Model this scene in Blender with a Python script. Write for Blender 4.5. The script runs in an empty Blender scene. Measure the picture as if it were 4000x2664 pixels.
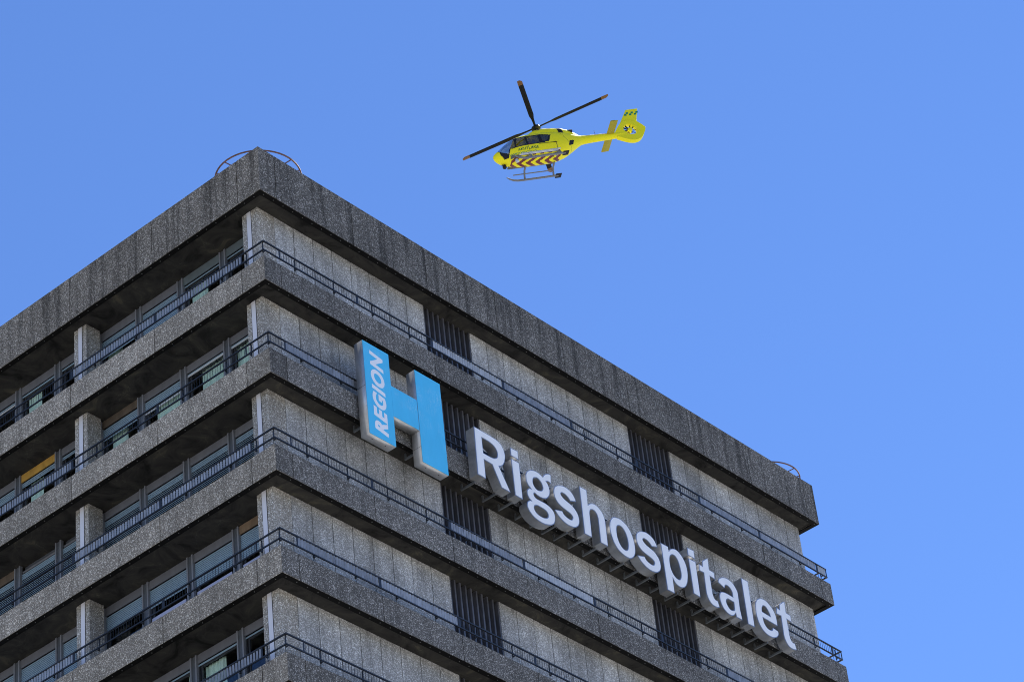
import bpy, bmesh, math, random
import numpy as np
from mathutils import Matrix, Vector

random.seed(7)
S = bpy.context.scene
COL = S.collection
R = math.radians

# ------------------------------------------------------------------ camera
CAM_R = [[0.6636077, -0.7419597, -0.0955022], [0.3974172, 0.4578144, -0.7952770], [0.6337858, 0.4897977, 0.5986767]]
cam_d = bpy.data.cameras.new('camera'); cam = bpy.data.objects.new('camera', cam_d); COL.objects.link(cam)
cam_d.lens = 104.1; cam_d.sensor_width = 36.0; cam_d.clip_start = 0.5; cam_d.clip_end = 20000
m = Matrix([[CAM_R[0][i], -CAM_R[1][i], -CAM_R[2][i]] for i in range(3)]).to_4x4()
m.translation = (-52.4024, -49.8168, 1.65)
cam.matrix_world = m
S.camera = cam

# ------------------------------------------------------------------ sky, sun, exposure
SUN_AZ, SUN_EL = 3.0, 54.0          # degrees from +x towards +y, above the horizon
W = bpy.data.worlds.new('World'); S.world = W; W.use_nodes = True
wn, wl = W.node_tree.nodes, W.node_tree.links
sky = wn.new('ShaderNodeTexSky'); sky.sky_type = 'NISHITA'; sky.sun_disc = False
sky.sun_elevation = R(SUN_EL); sky.sun_rotation = R(90 - SUN_AZ)
sky.dust_density = 0.0; sky.ozone_density = 9.0; sky.air_density = 1.0; sky.altitude = 0
tint = wn.new('ShaderNodeMix'); tint.data_type = 'RGBA'; tint.blend_type = 'MULTIPLY'; tint.inputs[0].default_value = 1.0; tint.inputs[7].default_value = (.80, .85, 1.0, 1)
wl.new(sky.outputs[0], tint.inputs[6]); wl.new(tint.outputs[2], wn['Background'].inputs[0]); wn['Background'].inputs[1].default_value = 0.0545
sd = bpy.data.lights.new('sun', 'SUN'); sd.energy = 5.0; sd.angle = R(0.53); sd.color = (1.0, 0.965, 0.92)
sun = bpy.data.objects.new('sun', sd); COL.objects.link(sun)
sv = Vector((math.cos(R(SUN_EL)) * math.cos(R(SUN_AZ)), math.cos(R(SUN_EL)) * math.sin(R(SUN_AZ)), math.sin(R(SUN_EL))))
sun.rotation_euler = sv.to_track_quat('Z', 'Y').to_euler(); sun.location = sv * 300
S.view_settings.view_transform = 'Standard'; S.view_settings.look = 'None'
S.view_settings.exposure = 1.76; S.view_settings.gamma = 1.0; S.view_settings.use_curve_mapping = False
S.render.engine = 'CYCLES'
try:
    S.cycles.use_denoising = True; S.cycles.denoiser = 'OPENIMAGEDENOISE'; S.cycles.denoising_prefilter = 'NONE'
except Exception: pass
S.cycles.max_bounces = 8; S.cycles.filter_width = 1.0

# ------------------------------------------------------------------ materials
def newmat(name):
    mt = bpy.data.materials.new(name); mt.use_nodes = True
    nt = mt.node_tree; return mt, nt.nodes, nt.links, nt.nodes['Principled BSDF']
def setp(p, **k):
    al = {'spec': 'Specular IOR Level', 'rough': 'Roughness', 'metal': 'Metallic', 'col': 'Base Color', 'coat': 'Coat Weight', 'coatr': 'Coat Roughness', 'trans': 'Transmission Weight', 'ior': 'IOR', 'alpha': 'Alpha'}
    for a, v in k.items():
        i = p.inputs[al[a]]
        i.default_value = (v[0], v[1], v[2], 1) if isinstance(v, (tuple, list)) else v
def math_n(n, l, op, a, b=None, clamp=False):
    x = n.new('ShaderNodeMath'); x.operation = op; x.use_clamp = clamp
    for i, v in enumerate((a, b)):
        if v is None: continue
        if isinstance(v, (int, float)): x.inputs[i].default_value = v
        else: l.new(v, x.inputs[i])
    return x.outputs[0]
def ramp_n(n, l, fac, stops):
    r = n.new('ShaderNodeValToRGB'); e = r.color_ramp.elements
    while len(e) < len(stops): e.new(0.5)
    for el, (p, c) in zip(e, stops):
        el.position = p; el.color = (c, c, c, 1) if isinstance(c, (int, float)) else (c[0], c[1], c[2], 1)
    l.new(fac, r.inputs[0]); return r.outputs[0]
def pos_n(n, l, scale=(1, 1, 1)):
    g = n.new('ShaderNodeNewGeometry'); mp = n.new('ShaderNodeMapping'); mp.inputs['Scale'].default_value = scale
    l.new(g.outputs['Position'], mp.inputs['Vector']); return mp.outputs[0]
def noise_n(n, l, vec, scale, detail=3, rough=.55, dist=0):
    t = n.new('ShaderNodeTexNoise'); t.inputs['Scale'].default_value = scale; t.inputs['Detail'].default_value = detail
    t.inputs['Roughness'].default_value = rough; t.inputs['Distortion'].default_value = dist; l.new(vec, t.inputs['Vector']); return t.outputs[0]
def mulc(n, l, col, fac):
    x = n.new('ShaderNodeMix'); x.data_type = 'RGBA'; x.blend_type = 'MULTIPLY'; x.inputs[0].default_value = 1
    l.new(col, x.inputs[6])
    l.new(fac, x.inputs[7]); return x.outputs[2]
def mixc(n, l, fac, a, b):
    x = n.new('ShaderNodeMix'); x.data_type = 'RGBA'
    for s_, v in ((0, fac), (6, a), (7, b)):
        if isinstance(v, (int, float)): x.inputs[s_].default_value = v
        elif isinstance(v, tuple): x.inputs[s_].default_value = (v[0], v[1], v[2], 1)
        else: l.new(v, x.inputs[s_])
    return x.outputs[2]

def aggregate(name, dark, mid, light, streak=.5, patch=.25, cell=38.0, sfreq=2.6):
    """exposed-aggregate concrete: pebbles in a dark matrix, rain streaks and patches of dirt"""
    mt, n, l, p = newmat(name)
    v = pos_n(n, l)
    vo = n.new('ShaderNodeTexVoronoi'); vo.inputs['Scale'].default_value = cell; l.new(v, vo.inputs['Vector'])
    sp = n.new('ShaderNodeSeparateColor'); l.new(vo.outputs['Color'], sp.inputs[0])
    base = ramp_n(n, l, sp.outputs[0], [(0.0, dark), (0.45, tuple(a * .55 + b * .45 for a, b in zip(dark, mid))), (0.72, mid), (0.9, light), (1.0, tuple(min(.85, c * 1.55) for c in light))])
    vo2 = n.new('ShaderNodeTexVoronoi'); vo2.inputs['Scale'].default_value = cell * .42; l.new(v, vo2.inputs['Vector'])
    sp2 = n.new('ShaderNodeSeparateColor'); l.new(vo2.outputs['Color'], sp2.inputs[0])
    base = mulc(n, l, base, ramp_n(n, l, sp2.outputs[0], [(0, .93), (.85, 1.0), (1, 1.1)]))
    st = ramp_n(n, l, noise_n(n, l, pos_n(n, l, (sfreq, sfreq, .13)), 1.0, 4, .6), [(.38, 1 - streak), (.50, .96), (.75, 1.05)])
    pa = ramp_n(n, l, noise_n(n, l, v, .55, 5, .62), [(.35, 1 - patch), (.6, 1.03)])
    oi = n.new('ShaderNodeObjectInfo')
    rnd = ramp_n(n, l, oi.outputs['Random'], [(0, .84), (1, 1.1)])
    c = mulc(n, l, mulc(n, l, mulc(n, l, base, st), pa), rnd)
    l.new(c, p.inputs['Base Color']); setp(p, rough=.92, spec=.25)
    b = n.new('ShaderNodeBump'); b.inputs['Strength'].default_value = .55; b.inputs['Distance'].default_value = .012
    inv = math_n(n, l, 'SUBTRACT', 1.0, vo.outputs['Distance']); l.new(inv, b.inputs['Height']); l.new(b.outputs[0], p.inputs['Normal'])
    return mt
def painted(name, col, rough=.5, var=.12, metal=0.0, spec=.4, scale=3.0, stretch=(1, 1, .3), coat=0):
    mt, n, l, p = newmat(name)
    f = ramp_n(n, l, noise_n(n, l, pos_n(n, l, stretch), scale, 5, .6), [(.3, 1 - var), (.7, 1 + var * .5)])
    rgb = n.new('ShaderNodeRGB'); rgb.outputs[0].default_value = (*col, 1)
    c = mulc(n, l, rgb.outputs[0], f)
    oi = n.new('ShaderNodeObjectInfo'); c = mulc(n, l, c, ramp_n(n, l, oi.outputs['Random'], [(0, 1 - var * .5), (1, 1 + var * .3)]))
    l.new(c, p.inputs['Base Color']); setp(p, rough=rough, metal=metal, spec=spec, coat=coat, coatr=.08)
    return mt

M = {}
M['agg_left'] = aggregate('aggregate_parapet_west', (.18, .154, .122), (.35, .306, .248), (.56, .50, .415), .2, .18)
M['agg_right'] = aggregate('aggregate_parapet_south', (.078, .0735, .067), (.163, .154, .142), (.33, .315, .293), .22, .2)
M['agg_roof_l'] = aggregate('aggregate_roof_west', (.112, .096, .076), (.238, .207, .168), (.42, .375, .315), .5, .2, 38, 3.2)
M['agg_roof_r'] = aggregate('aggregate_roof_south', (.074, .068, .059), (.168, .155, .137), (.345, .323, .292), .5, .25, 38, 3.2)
M['agg_wall'] = aggregate('aggregate_wall', (.285, .277, .265), (.485, .473, .453), (.70, .685, .66), .22, .34)
M['agg_pillar'] = aggregate('aggregate_pillar', (.225, .205, .178), (.42, .387, .34), (.62, .58, .52), .18, .18)

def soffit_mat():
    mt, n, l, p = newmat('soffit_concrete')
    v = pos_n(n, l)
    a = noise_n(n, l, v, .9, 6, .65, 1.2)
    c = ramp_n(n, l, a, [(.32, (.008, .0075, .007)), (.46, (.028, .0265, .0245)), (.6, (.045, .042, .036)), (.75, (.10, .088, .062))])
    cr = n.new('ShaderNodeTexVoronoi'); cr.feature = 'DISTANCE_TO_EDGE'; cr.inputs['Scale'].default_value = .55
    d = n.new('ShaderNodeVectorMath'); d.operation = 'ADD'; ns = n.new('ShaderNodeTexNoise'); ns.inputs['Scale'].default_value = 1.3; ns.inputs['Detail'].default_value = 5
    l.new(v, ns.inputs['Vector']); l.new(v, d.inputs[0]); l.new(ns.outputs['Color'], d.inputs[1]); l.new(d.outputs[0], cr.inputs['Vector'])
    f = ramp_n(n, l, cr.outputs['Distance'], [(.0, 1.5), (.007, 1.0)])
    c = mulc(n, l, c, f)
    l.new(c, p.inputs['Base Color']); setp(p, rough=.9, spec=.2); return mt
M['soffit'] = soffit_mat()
M['strip'] = painted('black_edge_strip', (.006, .006, .006), .8, .3, 0, .1)
M['bolt'] = painted('bolt_zinc', (.13, .13, .13), .5, .2)
M['joint'] = painted('joint_backing', (.03, .03, .03), .9, .2)
M['core'] = painted('core_concrete', (.05, .05, .05), .9, .2)
M['room'] = painted('room_lining', (.045, .045, .048), .9, .2)
M['white_strip'] = painted('pale_metal_strip', (.66, .65, .68), .45, .06, 0, .4, 1.0)
M['header_grey'] = painted('header_grey', (.15, .155, .175), .5, .15)
M['header_teal'] = painted('header_teal_grey', (.125, .155, .17), .45, .12)
M['header_brown'] = painted('header_board_brown', (.13, .10, .075), .7, .35)
M['header_orange'] = painted('header_board_orange', (.50, .29, .06), .6, .3)
M['header_wood'] = painted('header_plywood', (.24, .165, .105), .7, .3)
M['shutter'] = painted('roller_shutter_teal', (.25, .345, .42), .45, .1)
M['shutter_bar'] = painted('shutter_bottom_bar', (.55, .57, .6), .35, .1)
M['frame'] = painted('window_frame_grey', (.20, .21, .235), .45, .12)
M['infill'] = painted('mullion_infill', (.085, .095, .11), .5, .12)
M['frame_dark'] = painted('sash_dark', (.035, .036, .04), .5, .1)
M['sky_reflect'] = painted('painted_sky_reflection', (.42, .43, .56), .4, .08)  # lavender of the reflected sky, painted as an opaque colour
M['curtain'] = painted('pale_green_curtain', (.66, .82, .70), .85, .18, 0, .2, 5.0, (1, 3, .1))
M['rail'] = painted('railing_dark_steel', (.018, .020, .024), .45, .2)
M['slat'] = painted('railing_slat_galvanised', (.34, .35, .365), .42, .38, .35, .5, 7.0, (1, 1, .35))
M['slat_pale'] = painted('railing_slat_pale', (.47, .49, .51), .5, .25, .2, .5, 7.0, (1, 1, .35))
M['fin'] = painted('louvre_fin', (.085, .085, .098), .45, .4)
M['louvre_pale'] = painted('louvre_pale_panel', (.30, .31, .32), .6, .3)
M['louvre_back'] = painted('louvre_back', (.012, .012, .014), .35, .2)
M['louvre_top'] = painted('louvre_top_panel', (.09, .09, .098), .6, .3)
M['rust'] = painted('rusty_rail', (.17, .085, .065), .7, .4)
M['arm'] = painted('sign_arm_steel', (.16, .17, .18), .45, .25, .4)
M['roof'] = painted('roof_felt', (.06, .06, .06), .9, .3)

def glass_mat(name, tint=.75, base=.06):
    mt, n, l, p = newmat(name)
    out = n['Material Output']
    tr = n.new('ShaderNodeBsdfTransparent'); tr.inputs[0].default_value = (tint, tint * 1.02, tint * 1.02, 1)
    gl = n.new('ShaderNodeBsdfGlossy'); gl.inputs['Roughness'].default_value = .03; gl.inputs[0].default_value = (.9, .95, 1, 1)
    lw = n.new('ShaderNodeLayerWeight'); lw.inputs[0].default_value = .5
    f = math_n(n, l, 'ADD', math_n(n, l, 'MULTIPLY', math_n(n, l, 'POWER', lw.outputs['Facing'], 4.0), .9), base, True)
    mx = n.new('ShaderNodeMixShader'); l.new(f, mx.inputs[0]); l.new(tr.outputs[0], mx.inputs[1]); l.new(gl.outputs[0], mx.inputs[2])
    l.new(mx.outputs[0], out.inputs[0]); n.remove(p); return mt
M['pane'] = glass_mat('window_glass', .95, .04)

def steel_mat(name, lo, hi, metal):
    mt, n, l, p = newmat(name)
    v = pos_n(n, l, (1, 1, 1))
    f = ramp_n(n, l, noise_n(n, l, v, 1.7, 4, .6, .6), [(.3, lo), (.7, hi)])
    fine = ramp_n(n, l, noise_n(n, l, pos_n(n, l, (30, 30, 1.5)), 3.0, 2), [(.3, .9), (.7, 1.05)])
    c = mulc(n, l, f, fine); l.new(c, p.inputs['Base Color'])
    rr = ramp_n(n, l, noise_n(n, l, v, 2.3, 3), [(.3, .3), (.7, .45)]); l.new(rr, p.inputs['Roughness'])
    setp(p, metal=metal); 
    b = n.new('ShaderNodeBump'); b.inputs['Strength'].default_value = .1; b.inputs['Distance'].default_value = .03
    l.new(noise_n(n, l, v, 2.5, 2), b.inputs['Height']); l.new(b.outputs[0], p.inputs['Normal']); return mt
M['steel'] = steel_mat('brushed_stainless', .34, .60, .75)
M['steel_logo'] = steel_mat('satin_aluminium', .42, .60, .5)
def face_mat(name, col, film=False):
    mt, n, l, p = newmat(name)
    v = pos_n(n, l, (1, 1, .35))
    c0 = n.new('ShaderNodeRGB'); c0.outputs[0].default_value = (*col, 1)
    c = mulc(n, l, c0.outputs[0], ramp_n(n, l, noise_n(n, l, v, 3.0, 4), [(.3, .95), (.7, 1.02)]))
    if film:   # wrinkled plastic film: thin pale creases
        w = n.new('ShaderNodeTexNoise'); w.inputs['Scale'].default_value = 5.0; w.inputs['Detail'].default_value = 4; w.inputs['Distortion'].default_value = 1.2
        l.new(pos_n(n, l, (3.2, 1, .45)), w.inputs['Vector'])
        rid = math_n(n, l, 'ABSOLUTE', math_n(n, l, 'SUBTRACT', w.outputs[0], .5))
        crease = math_n(n, l, 'MULTIPLY', ramp_n(n, l, rid, [(0, .8), (.012, .2), (.03, 0)]), ramp_n(n, l, noise_n(n, l, pos_n(n, l), .9, 2), [(.46, 0), (.6, 1)]))
        c = mixc(n, l, crease, c, (.55, .75, .9))
        b = n.new('ShaderNodeBump'); b.inputs['Strength'].default_value = .12; b.inputs['Distance'].default_value = .02
        l.new(w.outputs[0], b.inputs['Height']); l.new(b.outputs[0], p.inputs['Normal'])
    l.new(c, p.inputs['Base Color']); setp(p, rough=.28, spec=.5); return mt
M['face_white'] = face_mat('letter_face_white', (.85, .84, .82))
M['trim'] = painted('letter_trim_blue_grey', (.20, .26, .40), .4, .08)
M['face_blue'] = face_mat('logo_face_blue', (.07, .50, .80), True)
M['print_white'] = painted('printed_white', (.80, .81, .84), .45, .04)

# ------------------------------------------------------------------ mesh helpers
class MB:
    def __init__(s): s.v = []; s.f = []; s.mi = []; s.smooth = False
    def box(s, x0, x1, y0, y1, z0, z1, mi=0):
        b = len(s.v)
        s.v += [(x0, y0, z0), (x1, y0, z0), (x1, y1, z0), (x0, y1, z0), (x0, y0, z1), (x1, y0, z1), (x1, y1, z1), (x0, y1, z1)]
        for q in ((0, 3, 2, 1), (4, 5, 6, 7), (0, 1, 5, 4), (1, 2, 6, 5), (2, 3, 7, 6), (3, 0, 4, 7)):
            s.f.append(tuple(b + i for i in q)); s.mi.append(mi)
        return s
    def prism(s, poly, z0, z1, mi=0):
        b = len(s.v); k = len(poly)
        s.v += [(x, y, z0) for x, y in poly] + [(x, y, z1) for x, y in poly]
        s.f.append(tuple(b + i for i in reversed(range(k)))); s.mi.append(mi)
        s.f.append(tuple(b + k + i for i in range(k))); s.mi.append(mi)
        for i in range(k):
            j = (i + 1) % k; s.f.append((b + i, b + j, b + k + j, b + k + i)); s.mi.append(mi)
        return s
    def hexa(s, c8, mi=0):
        b = len(s.v); s.v += [tuple(c) for c in c8]
        for q in ((0, 3, 2, 1), (4, 5, 6, 7), (0, 1, 5, 4), (1, 2, 6, 5), (2, 3, 7, 6), (3, 0, 4, 7)):
            s.f.append(tuple(b + i for i in q)); s.mi.append(mi)
        return s
    def tube(s, path, r, k=8, mi=0, closed=False, flat=None):
        pts = [Vector(p) for p in path]; nP = len(pts); b = len(s.v); rs = r if isinstance(r, (list, tuple)) else [r] * nP
        for i, p in enumerate(pts):
            a = pts[(i - 1) % nP] if (closed or i > 0) else p; c = pts[(i + 1) % nP] if (closed or i < nP - 1) else p
            t = (c - a).normalized(); up = Vector((0, 0, 1)) if abs(t.z) < .95 else Vector((1, 0, 0))
            u = t.cross(up).normalized(); w = u.cross(t).normalized()
            for j in range(k):
                an = 2 * math.pi * (j + .5) / k; s.v.append(tuple(p + u * math.cos(an) * rs[i] + w * math.sin(an) * rs[i]))
        nseg = nP if closed else nP - 1
        for i in range(nseg):
            i2 = (i + 1) % nP
            for j in range(k):
                j2 = (j + 1) % k; s.f.append((b + i * k + j, b + i * k + j2, b + i2 * k + j2, b + i2 * k + j)); s.mi.append(mi)
        if not closed:
            s.f.append(tuple(b + j for j in reversed(range(k)))); s.mi.append(mi)
            s.f.append(tuple(b + (nP - 1) * k + j for j in range(k))); s.mi.append(mi)
        return s
    def mesh(s, name, mats, smooth=False):
        me = bpy.data.meshes.new(name); me.from_pydata(s.v, [], s.f); me.update()
        for mt in (mats if isinstance(mats, (list, tuple)) else [mats]): me.materials.append(mt)
        if any(s.mi): me.polygons.foreach_set('material_index', s.mi)
        bm = bmesh.new(); bm.from_mesh(me); bmesh.ops.recalc_face_normals(bm, faces=bm.faces); bm.to_mesh(me); bm.free()
        if smooth:
            me.polygons.foreach_set('use_smooth', [True] * len(me.polygons))
            try: me.set_sharp_from_angle(angle=R(38))
            except Exception: pass
        return me
def link(name, me, parent=None, loc=(0, 0, 0), **props):
    o = bpy.data.objects.new(name, me); COL.objects.link(o); o.location = loc
    if parent is not None: o.parent = parent
    for k, v in props.items(): o[k] = v
    return o
CACHE = {}
def boxo(name, parent, x0, x1, y0, y1, z0, z1, mat, **props):
    """a box part that shares its mesh with every other box of its size and material"""
    key = (round(x1 - x0, 4), round(y1 - y0, 4), round(z1 - z0, 4), mat)
    if key not in CACHE: CACHE[key] = MB().box(0, x1 - x0, 0, y1 - y0, 0, z1 - z0).mesh(name, M[mat])
    return link(name, CACHE[key], parent, (x0, y0, z0), **props)
def cached(key, fn):
    if key not in CACHE: CACHE[key] = fn()
    return CACHE[key]
# ------------------------------------------------------------------ ground
def ground_mat():
    mt, n, l, p = newmat('ground_paving')
    v = pos_n(n, l)
    a = noise_n(n, l, v, .012, 5, .6)
    c = ramp_n(n, l, a, [(.35, (.11, .115, .10)), (.5, (.185, .185, .18)), (.65, (.25, .25, .245))])
    l.new(c, p.inputs['Base Color']); setp(p, rough=.9, spec=.2); return mt
g = MB(); g.v = [(-4000, -4000, 0), (4000, -4000, 0), (4000, 4000, 0), (-4000, 4000, 0)]; g.f = [(0, 1, 2, 3)]; g.mi = [0]
link('ground', g.mesh('ground', ground_mat()), None, (0, 0, 0), kind='structure')

# ------------------------------------------------------------------ the building
WX, DY = 29.72, 26.0                    # plan of the parapets: x along the right face, y along the left face
PITCH = 3.6
B = lambda k: 58.95 - PITCH * (k - 1)   # underside of parapet k (1 = topmost below the roof)
RB, RT = 62.58, 64.373                  # roof parapet
BH = 0.934                              # parapet height
TH = 0.14                               # parapet thickness
YW, XP, XWIN = 0.76, 0.60, 1.35         # wall plane, pillar plane, window plane
NB = 6
XJ = [0.73 + 3.54 * k for k in range(9)]
YJ = [1.01 + 4.01 * k for k in range(7)]
bld = bpy.data.objects.new('hospital_building', None); COL.objects.link(bld)
bld['label'] = 'grey exposed-aggregate concrete high-rise with banded floors and balcony railings'; bld['category'] = 'building'
G = .016
def parapet_ring(z0, z1, th, ml, mr, nm):
    # corner piece, L-shaped
    link(nm, MB().prism([(0, 0), (XJ[0] - G, 0), (XJ[0] - G, th), (th, th), (th, YJ[0] - G), (0, YJ[0] - G)], z0, z1).mesh(nm, [M[ml], M[mr]]), bld)
    o = bld.children[-1] if False else None
    for i in range(len(XJ) - 1):
        j = random.uniform(-.003, .003); boxo(nm, bld, XJ[i] + G, XJ[i + 1] - G, j, th + j, z0, z1, mr)
    for i in range(len(YJ) - 1):
        j = random.uniform(-.003, .003); boxo(nm, bld, j, th + j, YJ[i] + G, YJ[i + 1] - G, z0, z1, ml)
    link(nm, MB().prism([(XJ[-1] + G, 0), (WX, 0), (WX, 1.2 - G), (WX - th, 1.2 - G), (WX - th, th), (XJ[-1] + G, th)], z0, z1).mesh(nm, M[mr]), bld)
    boxo(nm, bld, WX - th, WX, 1.2 + G, DY - th - G, z0, z1, mr)
    boxo(nm, bld, 0.0, WX, DY - th, DY, z0, z1, ml)
    boxo(nm, bld, 0.0, th, YJ[-1] + G, DY - th - G, z0, z1, ml)
    # dark backing seen in the joints
    boxo('joint_backing', bld, th * .75, WX - .3, th * .72, th * .9, z0 + .02, z1 - .02, 'joint')
    boxo('joint_backing', bld, th * .72, th * .9, th * 1.2, DY - .3, z0 + .02, z1 - .02, 'joint')
def fix_corner(nm):
    pass
def edge(z):
    # black angle along the lower edge with its bolt heads
    boxo('edge_strip', bld, .012, WX - .012, .012, .205, z - .006, z + .03, 'strip')
    boxo('edge_strip', bld, .012, .205, .207, DY - .2, z - .006, z + .03, 'strip')
    boxo('edge_strip', bld, WX - .205, WX - .012, .207, DY - .2, z - .006, z + .03, 'strip')
    b = MB(); x = .25
    while x < WX - .1: b.box(x, x + .022, .10, .122, z - .02, z - .004); x += .437
    y = .38
    while y < DY - 4: b.box(.10, .122, y, y + .022, z - .02, z - .004); y += .437
    link('bolt_heads', b.mesh('bolt_heads', M['bolt']), bld, kind='stuff')

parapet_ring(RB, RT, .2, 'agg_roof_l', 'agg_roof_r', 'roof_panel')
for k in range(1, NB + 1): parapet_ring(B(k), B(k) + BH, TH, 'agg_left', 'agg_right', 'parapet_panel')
# the corner pieces carry the colour of each face: set material by facing
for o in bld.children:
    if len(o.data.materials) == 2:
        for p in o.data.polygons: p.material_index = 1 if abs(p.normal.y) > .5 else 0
for k in range(0, NB + 1):
    z = RB if k == 0 else B(k)
    edge(z)
    zs = z + .07
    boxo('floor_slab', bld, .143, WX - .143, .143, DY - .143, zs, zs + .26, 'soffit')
boxo('roof_deck', bld, .21, WX - .21, .21, DY - .21, 63.85, 64.05, 'roof')
boxo('service_core', bld, 4.6, 28.4, 2.4, 25.0, 0.0, 62.64, 'core')

# right face: concrete wall panels and louvred window strips
LV = [(8.40, 10.72), (19.16, 21.54)]
def spans(a, b, n): return [a + (b - a) * i / n for i in range(n + 1)]
PX = [1.354] + spans(1.354, LV[0][0], 8)[1:]
runs = [PX, spans(LV[0][1], LV[1][0], 10), spans(LV[1][1], 29.40, 9)]
def louvre(x0, x1, z0, z1):
    w = x1 - x0; h = z1 - z0
    def mk():
        return MB().box(0, w, .34, .38, 0, h).mesh('louvre_window', M['louvre_back'])
    o = link('louvre_window', cached(('lv', round(w, 3), round(h, 3)), mk), bld, (x0, YW, z0))
    n = 9; p = w / n
    boxo('jamb', o, 0, .05, .015, .33, 0, h, 'fin'); boxo('jamb', o, w - .05, w, .015, .33, 0, h, 'fin')
    for i in range(n):
        cx = p * (i + .5)
        if i: boxo('fin', o, p * i - .035, p * i + .035, .03, .27, 0, h, 'fin')
        boxo('top_panel', o, p * i + .045, p * (i + 1) - .045, .22, .26, h - .62 - (.05 if i % 2 else 0), h, 'louvre_pale' if random.random() < .1 else 'louvre_top')
        boxo('transom', o, p * i + .045, p * (i + 1) - .045, .17, .25, h - .70, h - .65, 'fin')
        if i % 2 == 0: boxo('stile', o, p * i + .055, p * i + .11, .26, .30, 0, h - .66, 'fin')
for r in range(NB):
    z0 = B(r + 1) + .335; z1 = (RB if r == 0 else B(r)) + .07
    for run in runs:
        for i in range(len(run) - 1):
            j = random.uniform(-.004, .004)
            boxo('wall_panel', bld, run[i] + .015, run[i + 1] - .015, YW + j, YW + .12 + j, z0, z1, 'agg_wall')
    boxo('wall_backing', bld, 1.36, LV[0][0], YW + .10, YW + .2, z0, z1, 'joint')
    boxo('wall_backing', bld, LV[0][1], LV[1][0], YW + .10, YW + .2, z0, z1, 'joint')
    boxo('wall_backing', bld, LV[1][1], 29.27, YW + .10, YW + .2, z0, z1, 'joint')
    for x0, x1 in LV: louvre(x0, x1, z0, z1)
    boxo('end_wall', bld, 29.26, 29.40, YW + .125, DY - .8, z0, z1, 'agg_wall')
    boxo('back_wall', bld, 1.5, 29.2, DY - .9, DY - .76, z0, z1, 'agg_wall')

# left face: pillars with a pale metal strip, mullions, windows
PY = [(YW, 1.44), (8.90, 9.50), (16.94, 17.54), (24.98, 25.58)]
def pillar(y0, y1, x1, z0, z1, corner):
    o = boxo('pillar', bld, XP, x1, y0, y1, z0, z1, 'agg_pillar')
    w = y1 - y0
    boxo('metal_strip', o, -.012, .02, w - .39, w - .21, 0.0, z1 - z0, 'white_strip')
    boxo('strip_joint', o, -.004, .02, w - .41, w - .392, 0.0, z1 - z0, 'strip')
    boxo('strip_joint', o, -.004, .02, w - .208, w - .19, 0.0, z1 - z0, 'strip')
for r in range(NB):
    z0 = B(r + 1) + .335; z1 = (RB if r == 0 else B(r)) + .07
    for i, (a, b) in enumerate(PY): pillar(a, b, 1.346 if i == 0 else 1.20, z0, z1, i == 0)

MC = [1.11 + 2.01 * k for k in range(13)]     # mullion centres
def shutter_mesh(zb, w, open_):
    b = MB(); z = 3.335; n = 0
    pitch = .066
    while z - pitch > zb:
        n += 1
        if open_ and n > 3: b.box(.036, .046, 0, w, z - .019, z - .002)
        else: b.hexa([(.030, 0, z - pitch + .006), (.040, 0, z - pitch + .006), (.040, w, z - pitch + .006), (.030, w, z - pitch + .006), (.042, 0, z), (.050, 0, z), (.050, w, z), (.042, w, z)])
        z -= pitch
    if not b.v: b.box(.03, .05, 0, w, 3.28, 3.335)
    return b.mesh('roller_shutter', M['shutter'])
def curtain_mesh(w, seed):
    rnd = random.Random(seed); b = MB(); n = max(10, int(w / .03)); ph = rnd.uniform(0, 6)
    for i in range(n + 1):
        y = w * i / n; x = .035 * math.sin(y * 42 + ph) + .02 * math.sin(y * 17 + 2 * ph)
        b.v += [(x, y, 0), (x * .6, y, 2.4)]
        if i: b.f.append((2 * i - 2, 2 * i, 2 * i + 1, 2 * i - 1)); b.mi.append(0)
    return b.mesh('curtain', M['curtain'], True)
def window(r, k, hd, sb, op=False, bar=False, cur=None, low=None):
    ya, yb = MC[k] + .14, MC[k + 1] - .14; w = yb - ya; z = B(r + 1)
    top = (3.70 if r == 0 else 3.67)
    def fr():
        b = MB()
        b.box(.05, .12, 0, .05, .40, 3.36); b.box(.05, .12, w - .05, w, .40, 3.36); b.box(.05, .12, .05, w - .05, 3.30, 3.36); b.box(.05, .12, .05, w - .05, .9, .98)
        b.box(.08, .14, .08, .14, .98, 3.30); b.box(.08, .14, w - .14, w - .08, .98, 3.30); b.box(.08, .14, .14, w - .14, 3.24, 3.30)
        return b.mesh('window', M['frame_dark'])
    o = link('window', cached(('wf', round(w, 3)), fr), bld, (XWIN, ya, z))
    if hd == 'box':
        boxo('header_panel', o, .17, .19, 0, w, 3.37, top, 'infill')
        link('roller_tube', cached(('rt', round(w, 3)), lambda: MB().tube([(.09, .02, 3.44), (.09, w - .02, 3.44)], .04, 10).mesh('roller_tube', M['header_grey'], True)), o)
    else: boxo('header_panel', o, 0, .03, 0, w, 3.375, top, 'header_' + hd)
    link('roller_shutter', cached(('sh', round(sb, 2), round(w, 3), op), lambda: shutter_mesh(sb, w - .02, op)), o, (0, .01, 0))
    if bar: boxo('bottom_bar', o, .022, .048, .01, w - .01, sb - .055, sb - .005, 'shutter_bar')
    boxo('pane', o, .100, .106, .14, w - .14, .98, 3.24, 'pane')
    boxo('lower_panel', o, .06, .10, .051, w - .051, .38, .899, 'header_grey')
    if low: boxo('sky_reflection_panel', o, .052, .075, .16 if low > 2.2 else .3, w - .03, .99, low, 'sky_reflect')  # opaque panel stands in for sky reflected in the lower pane
    if cur:
        cw = (cur[1] - cur[0]) * w
        link('curtain', cached(('cu', round(cw, 2), k % 3), lambda: curtain_mesh(cw, k)), o, (.24, cur[0] * w, .9))
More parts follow.
